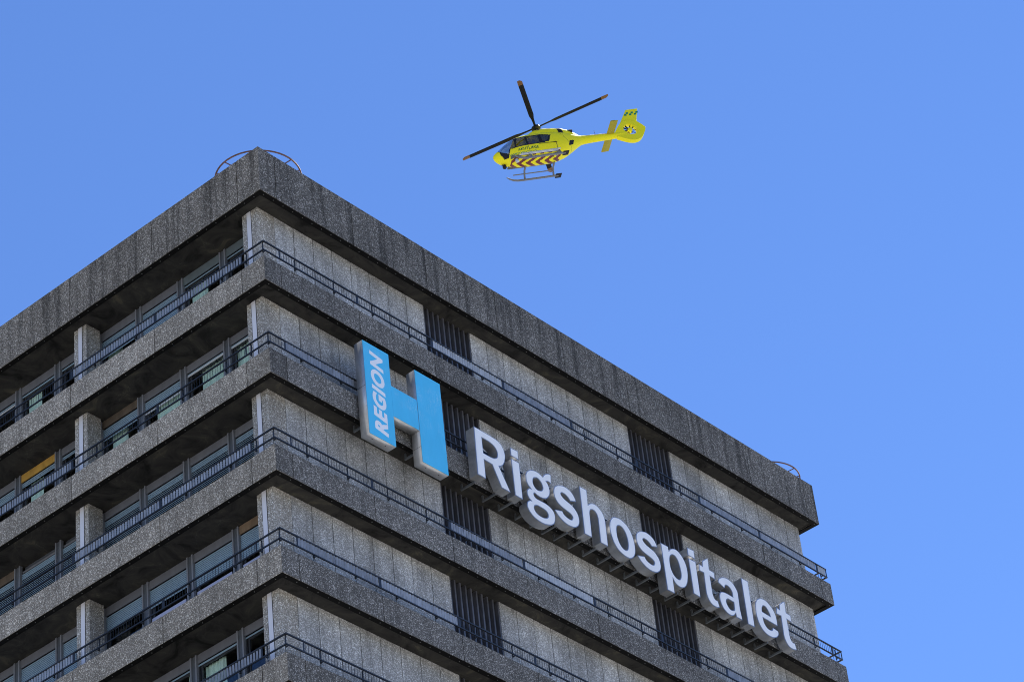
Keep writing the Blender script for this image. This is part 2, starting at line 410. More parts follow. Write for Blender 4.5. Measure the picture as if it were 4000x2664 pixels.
CFG = {
 0: [('teal', 3.24), ('teal', 3.24, 0, 0, (.5, .92)), ('grey', 2.45), ('grey', 2.55, 0, 0, (.55, .95)), ('grey', 3.3), ('grey', 3.3, 0, 0, (.55, .95)), ('grey', 3.25, 0, 1, (0, .2)), ('grey', 2.9)],
 1: [('grey', 3.29, 0, 1, (0, .95)), ('grey', 3.29, 0, 1, (.05, .72)), ('grey', 2.9, 0, 1, (0, .8)), ('brown', 2.86, 0, 0, (.45, .85)), ('grey', 3.14), ('orange', 3.1, 0, 0, (.5, .85)), ('grey', 3.0, 0, 1), ('grey', 3.2)],
 2: [('grey', 1.0, 1), ('grey', 1.0, 1), ('grey', 1.0, 1), ('grey', 1.0, 1), ('box', 1.0, 1), ('box', 1.0, 1), ('brown', 1.0, 1), ('grey', 1.0, 1)],
 3: [('wood', 2.42, 0, 0, None, 2.28), ('grey', 2.42, 0, 0, None, 2.30), ('grey', 2.66, 0, 0, None, 2.32), ('grey', 2.68, 0, 0, None, 2.15), ('grey', 1.0), ('grey', 1.0), ('grey', 1.0), ('grey', 2.0)],
 4: [('grey', 3.24, 0, 0, (0, .35)), ('grey', 3.27, 0, 0, (.45, .93)), ('grey', 3.22, 0, 0, (0, .2)), ('grey', 3.2, 0, 0, (.2, .5)), ('grey', 2.6), ('grey', 3.2), ('grey', 1.5), ('grey', 3.2)],
 5: [('grey', 3.2, 0, 0, (0, .4)), ('grey', 2.4), ('grey', 1.0), ('grey', 3.2), ('grey', 2.0), ('grey', 3.2), ('grey', 1.0), ('grey', 2.2)],
}
for r in range(NB):
    z = B(r + 1); top = 3.70 if r == 0 else 3.67
    for k in range(12):
        a = list(CFG[r][k % 8]) + [False, False, None, None][len(CFG[r][k % 8]) - 2:]
        window(r, k, a[0], a[1], bool(a[2]), bool(a[3]), a[4], a[5])
    for c in MC:
        def mu():
            b = MB(); b.box(-.05, .07, -.14, -.085, .34, top); b.box(-.05, .07, .085, .14, .34, top); return b.mesh('mullion', M['frame'])
        o = link('mullion', cached(('mu', top), mu), bld, (XWIN, c, z))
        boxo('infill_panel', o, -.01, .03, -.084, .084, .34, top, 'infill')

# railings: rails, posts on short arms, thin bars or flat slats
def railing(side, k, a0, a1, kind, posts, plates=True):
    L = a1 - a0
    T = (lambda a, d, z: (a, d, z)) if side == 'R' else (lambda a, d, z: (d, a, z))
    def bx(b, a_0, a_1, d0, d1, z0, z1):
        p, q = T(a_0, d0, z0), T(a_1, d1, z1); b.box(min(p[0], q[0]), max(p[0], q[0]), min(p[1], q[1]), max(p[1], q[1]), z0, z1)
    def rails():
        b = MB(); bx(b, 0, L, .028, .078, 1.555, 1.595); bx(b, 0, L, .032, .075, 1.205, 1.245)
        if plates:
            for a in (.0, L - .055): bx(b, a, a + .055, .046, .058, 1.245, 1.555)
        return b.mesh('railing', M['rail'])
    loc = (a0, 0, B(k)) if side == 'R' else (0, a0, B(k))
    o = link('railing', cached(('rl', side, round(L, 3), plates), rails), bld, loc)
    def post():
        b = MB(); bx(b, -.022, .022, .115, .135, 1.16, 1.575); bx(b, -.018, .018, .0785, .1145, 1.56, 1.575); bx(b, -.018, .018, .04, .1145, 1.165, 1.185); bx(b, -.012, .012, .04, .06, 1.186, 1.204)
        bx(b, -.006, .006, .1355, .142, BH - .02, 1.3); return b.mesh('post', M['rail'])
    for pa in posts: link('post', cached(('po', side), post), o, T(pa, 0, 0))
    if kind == 'none': return
    def infill():
        b = MB()
        if kind == 'bars':
            a = .1
            while a < L - .06: bx(b, a - .005, a + .005, .047, .057, 1.246, 1.554); a += .118
            return b.mesh('bars', M['rail'])
        a = .10; th = R(14 if side == 'L' else 20); hw = .034 if side == 'L' else .040; c, s_ = math.cos(th) * hw, math.sin(th) * hw
        while a < L - .06:
            q = [(a - c, .052 + s_), (a + c, .052 - s_), (a + c, .052 - s_ + .006), (a - c, .052 + s_ + .006)]
            b.hexa([T(*x, 1.25) for x in q] + [T(*x, 1.55) for x in q]); i0 = len(b.f); bx(b, a + .056, a + .066, .062, .080, 1.25, 1.55); b.mi[i0:] = [1] * (len(b.f) - i0); a += .122  # dark bars added in the gaps stand in for the slats' own shadows
        return b.mesh('slats', [M['slat_pale' if kind == 'pale' else 'slat'], M['rail']])
    link('bars' if kind == 'bars' else 'slats', cached(('in', side, kind, round(L, 3)), infill), o, (0, 0, 0), kind='stuff')
RR = {1: 'bbpsbbsspp', 2: 'ssbbbbbbbb', 3: 'bbspbbssss', 4: 'ssbbbssbbb', 5: 'bbssbbssbb', 6: 'bbbbssbbbb'}
RL = {1: 'ssbbssb', 2: 'bbssbbs', 3: 'ssbbssb', 4: 'bbssbbs', 5: 'sssbbss', 6: 'bbbsbbb'}
KN = {'b': 'bars', 's': 'slats', 'p': 'pale'}
for k in range(1, NB + 1):
    railing('R', k, .03, XJ[0], 'bars' if k == 2 else 'none', [.07], False)
    for i in range(8): railing('R', k, XJ[i], XJ[i + 1], KN[RR[k][i]], [.77, 2.53])
    railing('R', k, XJ[8], WX - .06, KN[RR[k][8]] if k != 2 else 'bars', [.3])
    railing('L', k, .079, YJ[0], 'none', [.8], False)
    for i in range(6): railing('L', k, YJ[i], YJ[i + 1], KN[RL[k][i]], [.97, 2.93])
    # return along the far end
    e = MB(); e.box(WX - .11, WX - .062, .08, 3.0, 1.555, 1.595); e.box(WX - .11, WX - .062, .08, 3.0, 1.205, 1.245)
    for i in range(24): e.box(WX - .09, WX - .078, .16 + i * .118, .172 + i * .118, 1.246, 1.554)
    link('railing', e.mesh('railing', M['rail']), bld, (0, 0, B(k)))

# plain storeys below the part that is detailed
z = B(NB) - PITCH
boxo('lower_wall', bld, .62, 29.38, .78, DY - .8, 0.0, B(NB) + .06, 'agg_wall')
while z > 2:
    b = MB(); b.box(0, WX, 0, TH, z, z + BH); b.box(0, TH, TH + .002, DY, z, z + BH); b.box(WX - TH, WX, TH + .002, DY, z, z + BH); b.box(.15, WX - .15, .15, DY - .1, z + .07, z + .3)
    link('lower_parapet', b.mesh('lower_parapet', M['agg_right']), bld); z -= PITCH

# curved rusty rails on the roof, one at each front corner
def roof_ring(name, cx, cy, lab):
    z = RT + .62
    o = bpy.data.objects.new(name, None); COL.objects.link(o); o.location = (cx, cy, RT - .3); o['label'] = lab; o['category'] = 'roof rail'; o['group'] = 'curved rails on the roof corners'
    rr = 1.42
    pth = [(rr * math.cos(a), rr * math.sin(a), .92) for a in np.linspace(0, 2 * math.pi, 49)[:-1]]
    link('curved_rail', MB().tube(pth, .028, 6, closed=True).mesh('curved_rail', M['rust'], True), o)
    for a in (-85, -5, 85, 175, 40, 220, 300, 150):
        a = R(a); c, s_ = math.cos(a), math.sin(a)
        link('support', MB().tube([(c * 1.40, s_ * 1.40, .91), (c * .95, s_ * .95, .905)], .02, 6).tube([(c * .95, s_ * .95, .93), (c * .95, s_ * .95, -.2)], .025, 6).mesh('support', M['rust']), o)
roof_ring('curved_roof_rail', 1.67, 1.64, 'thin rusty curved rail above the nearest roof corner, left of the helicopter')
roof_ring('curved_roof_rail', 28.9, 1.62, 'small rusty curved rail above the far right roof corner')

# ------------------------------------------------------------------ sign letters
GLYPH = {
 'R': [[(8.87,57.18,1),(9.66,57.17,1),(9.99,57.14),(10.18,57.04),(10.29,56.86),(10.32,56.65),(10.27,56.44),(10.17,56.25),(10.05,56.14),(9.94,56.09,1),(10.39,55.26,1),(9.97,55.26,1),(9.61,56.01,1),(9.21,56.03,1),(9.20,55.27,1),(8.82,55.28,1)],[(9.21,56.90,1),(9.57,56.90,1),(9.79,56.83),(9.91,56.71),(9.94,56.56),(9.89,56.41),(9.74,56.31),(9.56,56.28,1),(9.21,56.28,1)],],
 'i': [[(10.65,57.15,1),(11.02,57.17,1),(11.01,56.84,1),(10.64,56.84,1)],[(10.63,56.70,1),(11.02,56.70,1),(10.99,55.25,1),(10.63,55.26,1)],],
 'g': [[(12.19,56.67,1),(12.30,56.81),(12.44,56.91),(12.56,56.95),(12.65,56.94,1),(12.61,56.59,1),(12.47,56.61),(12.34,56.57,1),(12.44,56.45),(12.48,56.30),(12.47,56.14),(12.40,55.99),(12.28,55.86),(12.14,55.79),(11.97,55.76),(11.80,55.77),(11.70,55.80),(11.64,55.79),(11.60,55.73),(11.62,55.66),(11.71,55.60),(11.94,55.60),(12.20,55.60),(12.40,55.55),(12.54,55.46),(12.60,55.32),(12.59,55.15),(12.53,54.99),(12.42,54.87),(12.26,54.79),(12.00,54.72),(11.72,54.72),(11.48,54.78),(11.31,54.89),(11.21,55.03),(11.20,55.16),(11.25,55.28),(11.36,55.37),(11.46,55.39,1),(11.37,55.44),(11.29,55.54),(11.27,55.66),(11.30,55.76),(11.39,55.86),(11.51,55.89,1),(11.39,55.98),(11.31,56.12),(11.30,56.30),(11.34,56.45),(11.45,56.59),(11.60,56.68),(11.78,56.74),(11.99,56.74)],[(11.80,56.47),(11.69,56.40),(11.64,56.28),(11.64,56.15),(11.71,56.04),(11.83,55.99),(11.99,56.03),(12.09,56.10),(12.14,56.23),(12.10,56.37),(12.01,56.46),(11.91,56.50)],[(11.64,55.30),(11.56,55.23),(11.54,55.13),(11.60,55.02),(11.74,54.96),(11.93,54.95),(12.10,54.99),(12.21,55.07),(12.25,55.17),(12.21,55.28),(12.09,55.33),(11.90,55.34),(11.75,55.34)],],
 's': [[(12.71,56.36),(12.70,56.23),(12.75,56.06),(12.87,55.93),(13.05,55.85),(13.26,55.81),(13.45,55.77),(13.55,55.71),(13.56,55.63),(13.49,55.53),(13.38,55.50),(13.23,55.52),(13.09,55.58),(13.03,55.68,1),(12.64,55.57,1),(12.73,55.46),(12.84,55.37),(13.02,55.28),(13.23,55.23),(13.45,55.24),(13.63,55.29),(13.78,55.40),(13.87,55.54),(13.90,55.71),(13.86,55.90),(13.75,56.04),(13.60,56.14),(13.37,56.20),(13.22,56.24),(13.10,56.31),(13.06,56.39),(13.15,56.47),(13.30,56.47),(13.44,56.41),(13.54,56.31,1),(13.85,56.41,1),(13.79,56.55),(13.68,56.68),(13.50,56.76),(13.29,56.78),(13.06,56.72),(12.87,56.62),(12.76,56.50)],],
 'h': [[(14.15,57.17,1),(14.52,57.17,1),(14.48,56.55,1),(14.60,56.66),(14.78,56.74),(14.97,56.74),(15.15,56.65),(15.26,56.53),(15.32,56.39),(15.34,56.25,1),(15.31,55.25,1),(14.94,55.25,1),(14.97,56.24,1),(14.92,56.39),(14.82,56.47),(14.68,56.46),(14.57,56.38),(14.52,56.23,1),(14.48,55.26,1),(14.11,55.25,1)],],
 'o': [[(15.86,56.66),(15.70,56.52),(15.60,56.32),(15.56,56.07),(15.60,55.79),(15.69,55.56),(15.87,55.36),(16.13,55.26),(16.40,55.24),(16.61,55.33),(16.77,55.52),(16.84,55.79),(16.83,56.06),(16.76,56.33),(16.62,56.54),(16.42,56.67),(16.15,56.73)],[(16.04,56.40),(15.95,56.30),(15.91,56.09),(15.92,55.84),(16.01,55.63),(16.15,55.51),(16.32,55.51),(16.42,55.61),(16.48,55.81),(16.48,56.04),(16.42,56.25),(16.31,56.39),(16.18,56.44)],],
 'p': [[(18.39,56.69,1),(18.79,56.70,1),(18.78,56.51,1),(18.92,56.66),(19.11,56.75),(19.31,56.75),(19.51,56.63),(19.65,56.45),(19.72,56.22),(19.72,55.94),(19.64,55.63),(19.50,55.38),(19.31,55.24),(19.11,55.21),(18.92,55.27),(18.78,55.45,1),(18.77,54.80,1),(18.39,54.79,1)],[(18.93,56.43),(18.81,56.31),(18.75,56.09),(18.76,55.82),(18.85,55.62),(19.00,55.51),(19.17,55.51),(19.27,55.61),(19.33,55.80),(19.32,56.05),(19.27,56.29),(19.16,56.44),(19.05,56.47)],],
 't': [[(20.73,56.92,1),(20.99,57.13),(21.10,57.18,1),(21.07,56.70,1),(21.34,56.69,1),(21.33,56.42,1),(21.05,56.44,1),(21.05,55.92,1),(21.05,55.73),(21.09,55.57),(21.17,55.50),(21.30,55.50,1),(21.35,55.26,1),(21.19,55.21),(20.98,55.21),(20.83,55.29),(20.73,55.44),(20.69,55.60),(20.69,55.75,1),(20.72,56.44,1),(20.46,56.43,1),(20.51,56.71,1),(20.70,56.68,1)],],
 'a': [[(21.51,56.38,1),(21.58,56.53),(21.75,56.66),(22.00,56.75),(22.24,56.74),(22.43,56.66),(22.55,56.53),(22.62,56.39),(22.62,56.19,1),(22.60,55.70,1),(22.64,55.26,1),(22.31,55.26,1),(22.30,55.42,1),(22.18,55.28),(22.01,55.20),(21.81,55.21),(21.62,55.31),(21.51,55.46),(21.46,55.66),(21.48,55.83),(21.56,55.97),(21.70,56.04),(21.91,56.07),(22.28,56.06,1),(22.29,56.25),(22.24,56.36),(22.14,56.43),(22.03,56.45),(21.91,56.40),(21.85,56.27,1)],[(21.94,55.85),(21.84,55.77),(21.82,55.65),(21.87,55.54),(21.98,55.44),(22.13,55.45),(22.24,55.51),(22.28,55.64),(22.29,55.86,1),(22.01,55.87)],],
 'l': [[(23.00,57.16,1),(23.38,57.16,1),(23.34,55.25,1),(22.97,55.24,1)],],
 'e': [[(24.82,55.88,1),(24.83,56.10),(24.81,56.31),(24.70,56.51),(24.52,56.65),(24.30,56.74),(24.05,56.72),(23.84,56.61),(23.69,56.44),(23.62,56.20),(23.59,55.95),(23.63,55.66),(23.74,55.43),(23.95,55.27),(24.21,55.22),(24.46,55.25),(24.67,55.36),(24.79,55.51),(24.80,55.64,1),(24.50,55.68,1),(24.43,55.55),(24.30,55.50),(24.16,55.51),(24.05,55.59),(23.98,55.71),(23.96,55.90,1)],[(23.98,56.14,1),(24.47,56.12,1),(24.44,56.25),(24.36,56.37),(24.26,56.46),(24.12,56.45),(24.02,56.34),(23.98,56.21)],],
}
YF = -.49; YBK = -.13; ZARM = 55.245
def sample(con):
    n = len(con); cs = [i for i in range(n) if len(con[i]) > 2]
    P = [Vector((c[0], c[1])) for c in con]
    def cr(p0, p1, p2, p3, t):
        return .5 * ((2 * p1) + (-p0 + p2) * t + (2 * p0 - 5 * p1 + 4 * p2 - p3) * t * t + (-p0 + 3 * p1 - 3 * p2 + p3) * t ** 3)
    out = []
    if not cs:
        for i in range(n):
            for t in range(5): out.append(cr(P[i - 1], P[i], P[(i + 1) % n], P[(i + 2) % n], t / 5))
        return out
    for a, i0 in enumerate(cs):
        i1 = cs[(a + 1) % len(cs)]; run = [i0]
        j = i0
        while True:
            j = (j + 1) % n; run.append(j)
            if j == i1: break
        q = [P[x] for x in run]
        if len(q) == 2: out.append(q[0]); continue
        q = [2 * q[0] - q[1]] + q + [2 * q[-1] - q[-2]]
        for s_ in range(1, len(q) - 2):
            for t in range(5): out.append(cr(q[s_ - 1], q[s_], q[s_ + 1], q[s_ + 2], t / 5))
    return out
def area(pts): return sum(pts[i].x * pts[(i + 1) % len(pts)].y - pts[(i + 1) % len(pts)].x * pts[i].y for i in range(len(pts))) / 2
def offset(pts, d):
    """move a closed outline outwards by d (counter-clockwise outlines grow)"""
    n = len(pts); o = []
    for i in range(n):
        a, b, c = pts[i - 1], pts[i], pts[(i + 1) % n]
        e1 = (b - a); e2 = (c - b)
        if e1.length < 1e-6 or e2.length < 1e-6: o.append(b.copy()); continue
        n1 = Vector((e1.y, -e1.x)).normalized(); n2 = Vector((e2.y, -e2.x)).normalized()
        v = n1 + n2
        k = v.length_squared
        v = v * (2 / max(k, 1.0)) * d if k > 1e-6 else n1 * d
        o.append(b + v)
    return o
def slab(name, contours, y0, y1, mat, smooth=True):
    """filled outline (with holes) in the x-z plane, as a slab from y0 (front) to y1"""
    cu = bpy.data.curves.new(name, 'CURVE'); cu.dimensions = '2D'; cu.fill_mode = 'BOTH'; cu.extrude = abs(y1 - y0) / 2
    for pts in contours:
        sp = cu.splines.new('POLY'); sp.points.add(len(pts) - 1); sp.use_cyclic_u = True
        for i, p in enumerate(pts): sp.points[i].co = (p.x, p.y, 0, 1)
    to = bpy.data.objects.new('tmp', cu); COL.objects.link(to)
    me = bpy.data.meshes.new_from_object(to.evaluated_get(bpy.context.evaluated_depsgraph_get()))
    bpy.data.objects.remove(to); bpy.data.curves.remove(cu)
    ym = (y0 + y1) / 2
    for v in me.vertices: v.co = (v.co.x, ym - v.co.z, v.co.y)
    me.materials.clear(); me.materials.append(mat)
    bm = bmesh.new(); bm.from_mesh(me); bmesh.ops.remove_doubles(bm, verts=bm.verts, dist=.0004); bmesh.ops.recalc_face_normals(bm, faces=bm.faces); bm.to_mesh(me); bm.free()
    me.name = name
    if smooth:
        me.polygons.foreach_set('use_smooth', [True] * len(me.polygons))
        try: me.set_sharp_from_angle(angle=R(30))
        except Exception: pass
    return me
def orient(contours):
    """outer outlines counter-clockwise, holes clockwise (a hole lies inside a larger outline)"""
    def inside(p, poly):
        c = False; n = len(poly)
        for i in range(n):
            a, b = poly[i], poly[(i + 1) % n]
            if (a.y > p.y) != (b.y > p.y) and p.x < (b.x - a.x) * (p.y - a.y) / (b.y - a.y) + a.x: c = not c
        return c
    out = []
    for i, c in enumerate(contours):
        hole = any(inside(c[0], o) for j, o in enumerate(contours) if j != i)
        if (area(c) > 0) == hole: c = list(reversed(c))
        out.append(c)
    return out
ARM_KEY = [0]
def arm(parent, x, ox, hanger=True):
    b = MB(); b.box(x - .03, x + .03, YBK - .05, .42, ZARM - .07, ZARM - .008)
    b.box(x - .025, x + .025, .36, .415, ZARM - .008, 55.425)
    link('bracket', b.mesh('bracket', M['arm']), parent, (-ox, 0, -55.25))
def letter(ch, dx, arms, label):
    cons = orient([[Vector((p.x + dx, p.y)) for p in sample(c)] for c in GLYPH[ch]])
    xs = [p.x for c in cons for p in c]; ox = (min(xs) + max(xs)) / 2
    cons = [[Vector((p.x - ox, p.y - 55.25)) for p in c] for c in cons]
    o = bpy.data.objects.new('sign_letter', None); COL.objects.link(o); o.location = (ox, 0, 55.25)
    o['label'] = label; o['category'] = 'sign letter'; o['group'] = 'channel letters of the facade sign'
    link('steel_return', slab('steel_return', cons, YF + .016, YBK, M['steel']), o)
    link('trim', slab('trim', [offset(c, .005) for c in cons], YF + .002, YF + .016, M['trim']), o)
    link('face', slab('face', [offset(c, -.024) for c in cons], YF - .006, YF + .004, M['face_white']), o)
    for x in arms: arm(o, x, ox)
L_ = 'white-faced steel channel letter '
letter('R', 0, [9.0, 10.02], L_ + 'capital R, first of the word, next to the blue H')
letter('i', 0, [10.80], L_ + 'i between the capital R and the g')
letter('g', 0, [11.62, 12.35], L_ + 'g with two closed loops, hanging below the line')
letter('s', 0, [12.95, 13.55], L_ + 's between the g and the h')
letter('h', 0, [14.30, 15.04], L_ + 'h, the tall letter in front of the o')
letter('o', 0, [15.80, 16.47], L_ + 'o, the round ring between h and s')
letter('s', 4.29, [17.21, 17.87], L_ + 's between the o and the p')
letter('p', 0, [18.60, 19.40], L_ + 'p with its stem reaching below the line')
letter('i', 9.285, [20.09], L_ + 'i between the p and a t')
letter('t', 0, [20.89], L_ + 't between the i and the a')
letter('a', 0, [21.70, 22.37], L_ + 'a between the t and the l')
letter('l', 0, [23.15], L_ + 'l, a plain upright bar between a and e')
letter('e', 0, [23.90, 24.47], L_ + 'e, last letter but one of the word')
letter('t', 4.445, [25.33], L_ + 't at the far right end of the word')

# blue H
logo = bpy.data.objects.new('logo_sign', None); COL.objects.link(logo); logo.location = (5.545, 0, 54.55)
logo['label'] = 'large blue letter H with REGION written up its left stem, steel sides'; logo['category'] = 'sign'
def rect(x0, x1, z0, z1): return [Vector((x0 - 5.545, z0 - 54.55)), Vector((x1 - 5.545, z0 - 54.55)), Vector((x1 - 5.545, z1 - 54.55)), Vector((x0 - 5.545, z1 - 54.55))]
HP = [('stem', 3.742, 4.935, 54.55, 58.155), ('crossbar', 4.945, 6.135, 55.75, 56.935), ('stem', 6.145, 7.347, 54.55, 58.145)]
for nm, x0, x1, z0, z1 in HP:
    bar = nm == 'crossbar'
    o = link(nm, slab(nm, [rect(x0, x1, z0, z1)], YF + (.012 if not bar else .02), -.12, M['steel_logo'], False), logo)
    link('face', slab('face', [rect(x0 + .004, x1 - .004, z0 + .004, z1 - .004)], YF - (.004 if not bar else -.006), YF + (.0115 if not bar else .0195), M['face_blue'], False), o)
def seam(x0, x1, y0, y1, z0, z1): link('panel_seam', MB().box(x0 - 5.545, x1 - 5.545, y0, y1, z0 - 54.55, z1 - 54.55).mesh('panel_seam', M['frame_dark']), logo)
seam(3.738, 3.76, YF + .014, -.13, 56.395, 56.405); seam(6.141, 6.16, YF + .014, -.13, 55.145, 55.155)
for x in (4.03, 4.62, 6.45, 7.05): seam(x, x + .03, -.32, -.29, 54.546, 54.56)
for z in (54.8, 55.6, 57.2, 58.0): seam(3.739, 3.75, -.45, -.43, z, z + .02)
for x in (4.03, 6.36, 4.65, 7.0): arm(logo, x, 5.545)
logo_arms = [c for c in logo.children if c.name.startswith('bracket')]
for c in logo_arms: c.location = (-5.545, 0, -54.55)
def text_mesh(txt, shear, off, mat, name):
    cu = bpy.data.curves.new('t', 'FONT'); cu.body = txt; cu.size = 1; cu.shear = shear; cu.offset = off; cu.extrude = .004; cu.space_character = 1.14; cu.resolution_u = 4
    to = bpy.data.objects.new('tmp', cu); COL.objects.link(to)
    me = bpy.data.meshes.new_from_object(to.evaluated_get(bpy.context.evaluated_depsgraph_get()))
    bpy.data.objects.remove(to); bpy.data.curves.remove(cu)
    me.materials.clear(); me.materials.append(mat); me.name = name
    a = np.zeros(len(me.vertices) * 3); me.vertices.foreach_get('co', a); a = a.reshape(-1, 3); a -= [a[:, 0].min(), a[:, 1].min(), 0]
    return me, a / [a[:, 0].max(), a[:, 1].max(), 1]
me, a = text_mesh('REGION', .2, .045, M['print_white'], 'lettering')
co = np.stack([4.625 - a[:, 1] * .61 - 5.545, np.full(len(a), YF - .006) - a[:, 2], 54.75 + a[:, 0] * 3.14 - 54.55], 1)
me.vertices.foreach_set('co', co.ravel()); me.update()
link('lettering', me, logo)
# ------------------------------------------------------------------ helicopter
M['yellow'] = painted('yellow_paint', (.82, .735, .010), .5, .03, 0, .2, 2.0, (1, 1, 1), .0)
M['red'] = painted('red_paint', (.13, .006, .010), .5, .05, 0, .5)
M['green'] = painted('green_print', (.015, .22, .10), .4, .03)
M['blackp'] = painted('black_paint', (.012, .012, .014), .65, .1, 0, .25)
M['heliglass'] = glass_mat('cockpit_glass', .6, .10)
M['blade'] = painted('rotor_blade_grey', (.012, .0115, .011), .7, .15, 0, .12)
M['tip'] = painted('rotor_tip_ochre', (.17, .075, .018), .5, .1)
M['skid'] = painted('skid_grey', (.17, .175, .19), .4, .12, .2)
M['metal'] = painted('light_metal', (.55, .56, .58), .35, .1, .3)
M['cabin'] = painted('cabin_lining', (.10, .102, .11), .8, .15)
M['suit'] = painted('red_flight_suit', (.55, .03, .05), .8, .15)
HR = Matrix([[-0.7916256, -0.5835873, -0.1809826], [0.5559461, -0.8108486, 0.1828895], [-0.2534815, 0.0441634, 0.9663316]])
HT = Vector((57.14408, 30.53180, 115.77093))
heli = bpy.data.objects.new('helicopter', None); COL.objects.link(heli)
mw = HR.to_4x4(); mw.translation = HT; heli.matrix_world = mw
heli['label'] = 'yellow rescue helicopter with red chevrons on its belly, flying above the roof'; heli['category'] = 'helicopter'
# fuselage stations: x, half width, bottom, top, roundness
ST = np.array([[3.17, .02, 1.12, 1.20, 2.0], [3.10, .17, 1.00, 1.33, 2.0], [2.98, .29, .88, 1.42, 2.1], [2.80, .42, .76, 1.52, 2.2], [2.55, .55, .66, 1.68, 2.3], [2.25, .65, .58, 1.88, 2.4], [1.90, .73, .53, 2.08, 2.5],
    [1.50, .78, .50, 2.22, 2.6], [1.0, .80, .49, 2.31, 2.7], [.3, .80, .49, 2.36, 2.7], [-.4, .79, .50, 2.37, 2.7], [-1.0, .75, .56, 2.36, 2.6], [-1.5, .66, .71, 2.33, 2.5], [-2.0, .51, .96, 2.25, 2.4], [-2.4, .38, 1.19, 2.12, 2.2], [-2.75, .28, 1.38, 1.99, 2.0], [-3.0, .25, 1.42, 1.94, 2.0]])
SX = ST[::-1, 0]
def sec(x): return [np.interp(x, SX, ST[::-1, i]) for i in range(1, 5)]
def smooth_sec(x):
    return np.mean([sec(x + d) for d in (-.12, -.06, 0, .06, .12)], axis=0) if x < 2.9 else sec(x)
def spt(x, th):
    w, zb, zt, n = smooth_sec(x); c, s_ = math.cos(th), math.sin(th)
    return (x, w * math.copysign(abs(c) ** (2 / n), c), (zb + zt) / 2 + (zt - zb) / 2 * math.copysign(abs(s_) ** (2 / n), s_))
def inpoly(x, z, P):
    c = False
    for i in range(len(P)):
        (a, b), (d, e) = P[i], P[(i + 1) % len(P)]
        if (b > z) != (e > z) and x < (d - a) * (z - b) / (e - b) + a: c = not c
    return c
WS = [(2.93, 1.46), (2.70, 1.10), (2.36, .86), (2.24, 1.20), (1.98, 1.15), (1.92, 1.20), (1.72, 2.03), (1.5, 2.26), (2.4, 2.0)]       # windscreen and chin window
BLK = [(2.60, .98), (2.36, .82), (2.20, 1.14), (.30, 1.22), (-.34, 1.27), (-.66, 1.80), (-.10, 1.94), (1.35, 1.96), (1.62, 2.12), (1.9, 1.9), (2.2, 1.3)]
WIN = [[(1.84, 1.22), (1.12, 1.22), (1.08, 1.86), (1.55, 1.88)], [(1.00, 1.24), (.28, 1.29), (.22, 1.84), (.96, 1.86)], [(.02, 1.36), (-.26, 1.36), (-.52, 1.76), (.02, 1.80)]]
CHIN = [(2.86, 1.36), (2.82, .98), (2.66, .74), (2.40, .70), (2.30, 1.0), (2.22, 1.25)]
RWIN = [(-1.62, 1.00), (-1.98, 1.12), (-2.16, 1.42), (-1.80, 1.36)]
def surf_color(x, y, z):
    if inpoly(x, z, WS): return 'glass0'
    for i, P in enumerate(WIN):
        if inpoly(x, z, P): return 'glass%d' % (i + 1)
    if inpoly(x, z, RWIN): return 2
    if inpoly(x, z, CHIN): return 2
    if inpoly(x, z, BLK): return 2
    if -1.64 < x < -1.30 and z > 2.02: return 2
    w, zb, zt, n = sec(x)
    if z < zb + .10 and -1.0 < x < 2.25:                        # belly chevrons pointing forward; red widened to stand in for belly shade
        t = (x + 1.15 * abs(y) + 5) % .60
        return 1 if t < .32 else 0
    if .60 < z < .73 and -1.0 < x < 1.25 and abs(y) > .5:       # slanted blocks along the side
        return 1 if ((x + .9 * (z - .6) + 5) % .52) < .22 else 0
    if .76 < z < .84 and .6 < x < 2.35: 
        return 3 if (int(math.floor(x / .055)) + (1 if z > .80 else 0)) % 2 else 0
    if abs(x - 1.06) < .016 and z > .6 and z < 2.2: return 4            # door seams
    if abs(x + .78) < .016 and .6 < z < 1.25: return 4
    if abs(x + 1.55 - .5 * (z - 1.5)) < .016 and z > .8: return 4
    if abs(z - .69) < .012 and -.8 < x < 2.0: return 4
    return 0
NX, NT = 190, 144
xs = np.concatenate([3.17 - (np.linspace(0, 1, 24) ** 2) * .5, np.linspace(2.67, -3.0, NX)[1:]])
grid = [[spt(x, 2 * math.pi * j / NT) for j in range(NT)] for x in xs]
vs = [p for row in grid for p in row]
parts = {}
for i in range(len(xs) - 1):
    for j in range(NT):
        j2 = (j + 1) % NT; q = (i * NT + j, i * NT + j2, (i + 1) * NT + j2, (i + 1) * NT + j)
        cx, cy, cz = [sum(vs[k][d] for k in q) / 4 for d in range(3)]
        key = surf_color(cx, cy, cz); mi = 0
        if isinstance(key, int): mi, key = key, 'body'
        elif cy < 0: key += 's'
        parts.setdefault(key, []).append((q, mi))
def sub(key, name, mats, parent):
    fs = parts[key]; used = sorted({v for q, _ in fs for v in q}); mp = {v: i for i, v in enumerate(used)}
    me = bpy.data.meshes.new(name); me.from_pydata([vs[v] for v in used], [], [tuple(mp[v] for v in q) for q, _ in fs])
    for mt in mats: me.materials.append(mt)
    me.polygons.foreach_set('material_index', [mi for _, mi in fs]); me.polygons.foreach_set('use_smooth', [True] * len(fs)); me.update()
    bm = bmesh.new(); bm.from_mesh(me); bmesh.ops.recalc_face_normals(bm, faces=bm.faces); bm.to_mesh(me); bm.free()
    return link(name, me, parent)
fus = sub('body', 'fuselage', [M['yellow'], M['red'], M['blackp'], M['green'], painted('panel_seam', (.28, .24, .01), .6, .1)], heli)
for k in sorted(parts):
    if k != 'body': sub(k, 'windscreen' if k.startswith('glass0') else 'window', [M['heliglass']], heli)
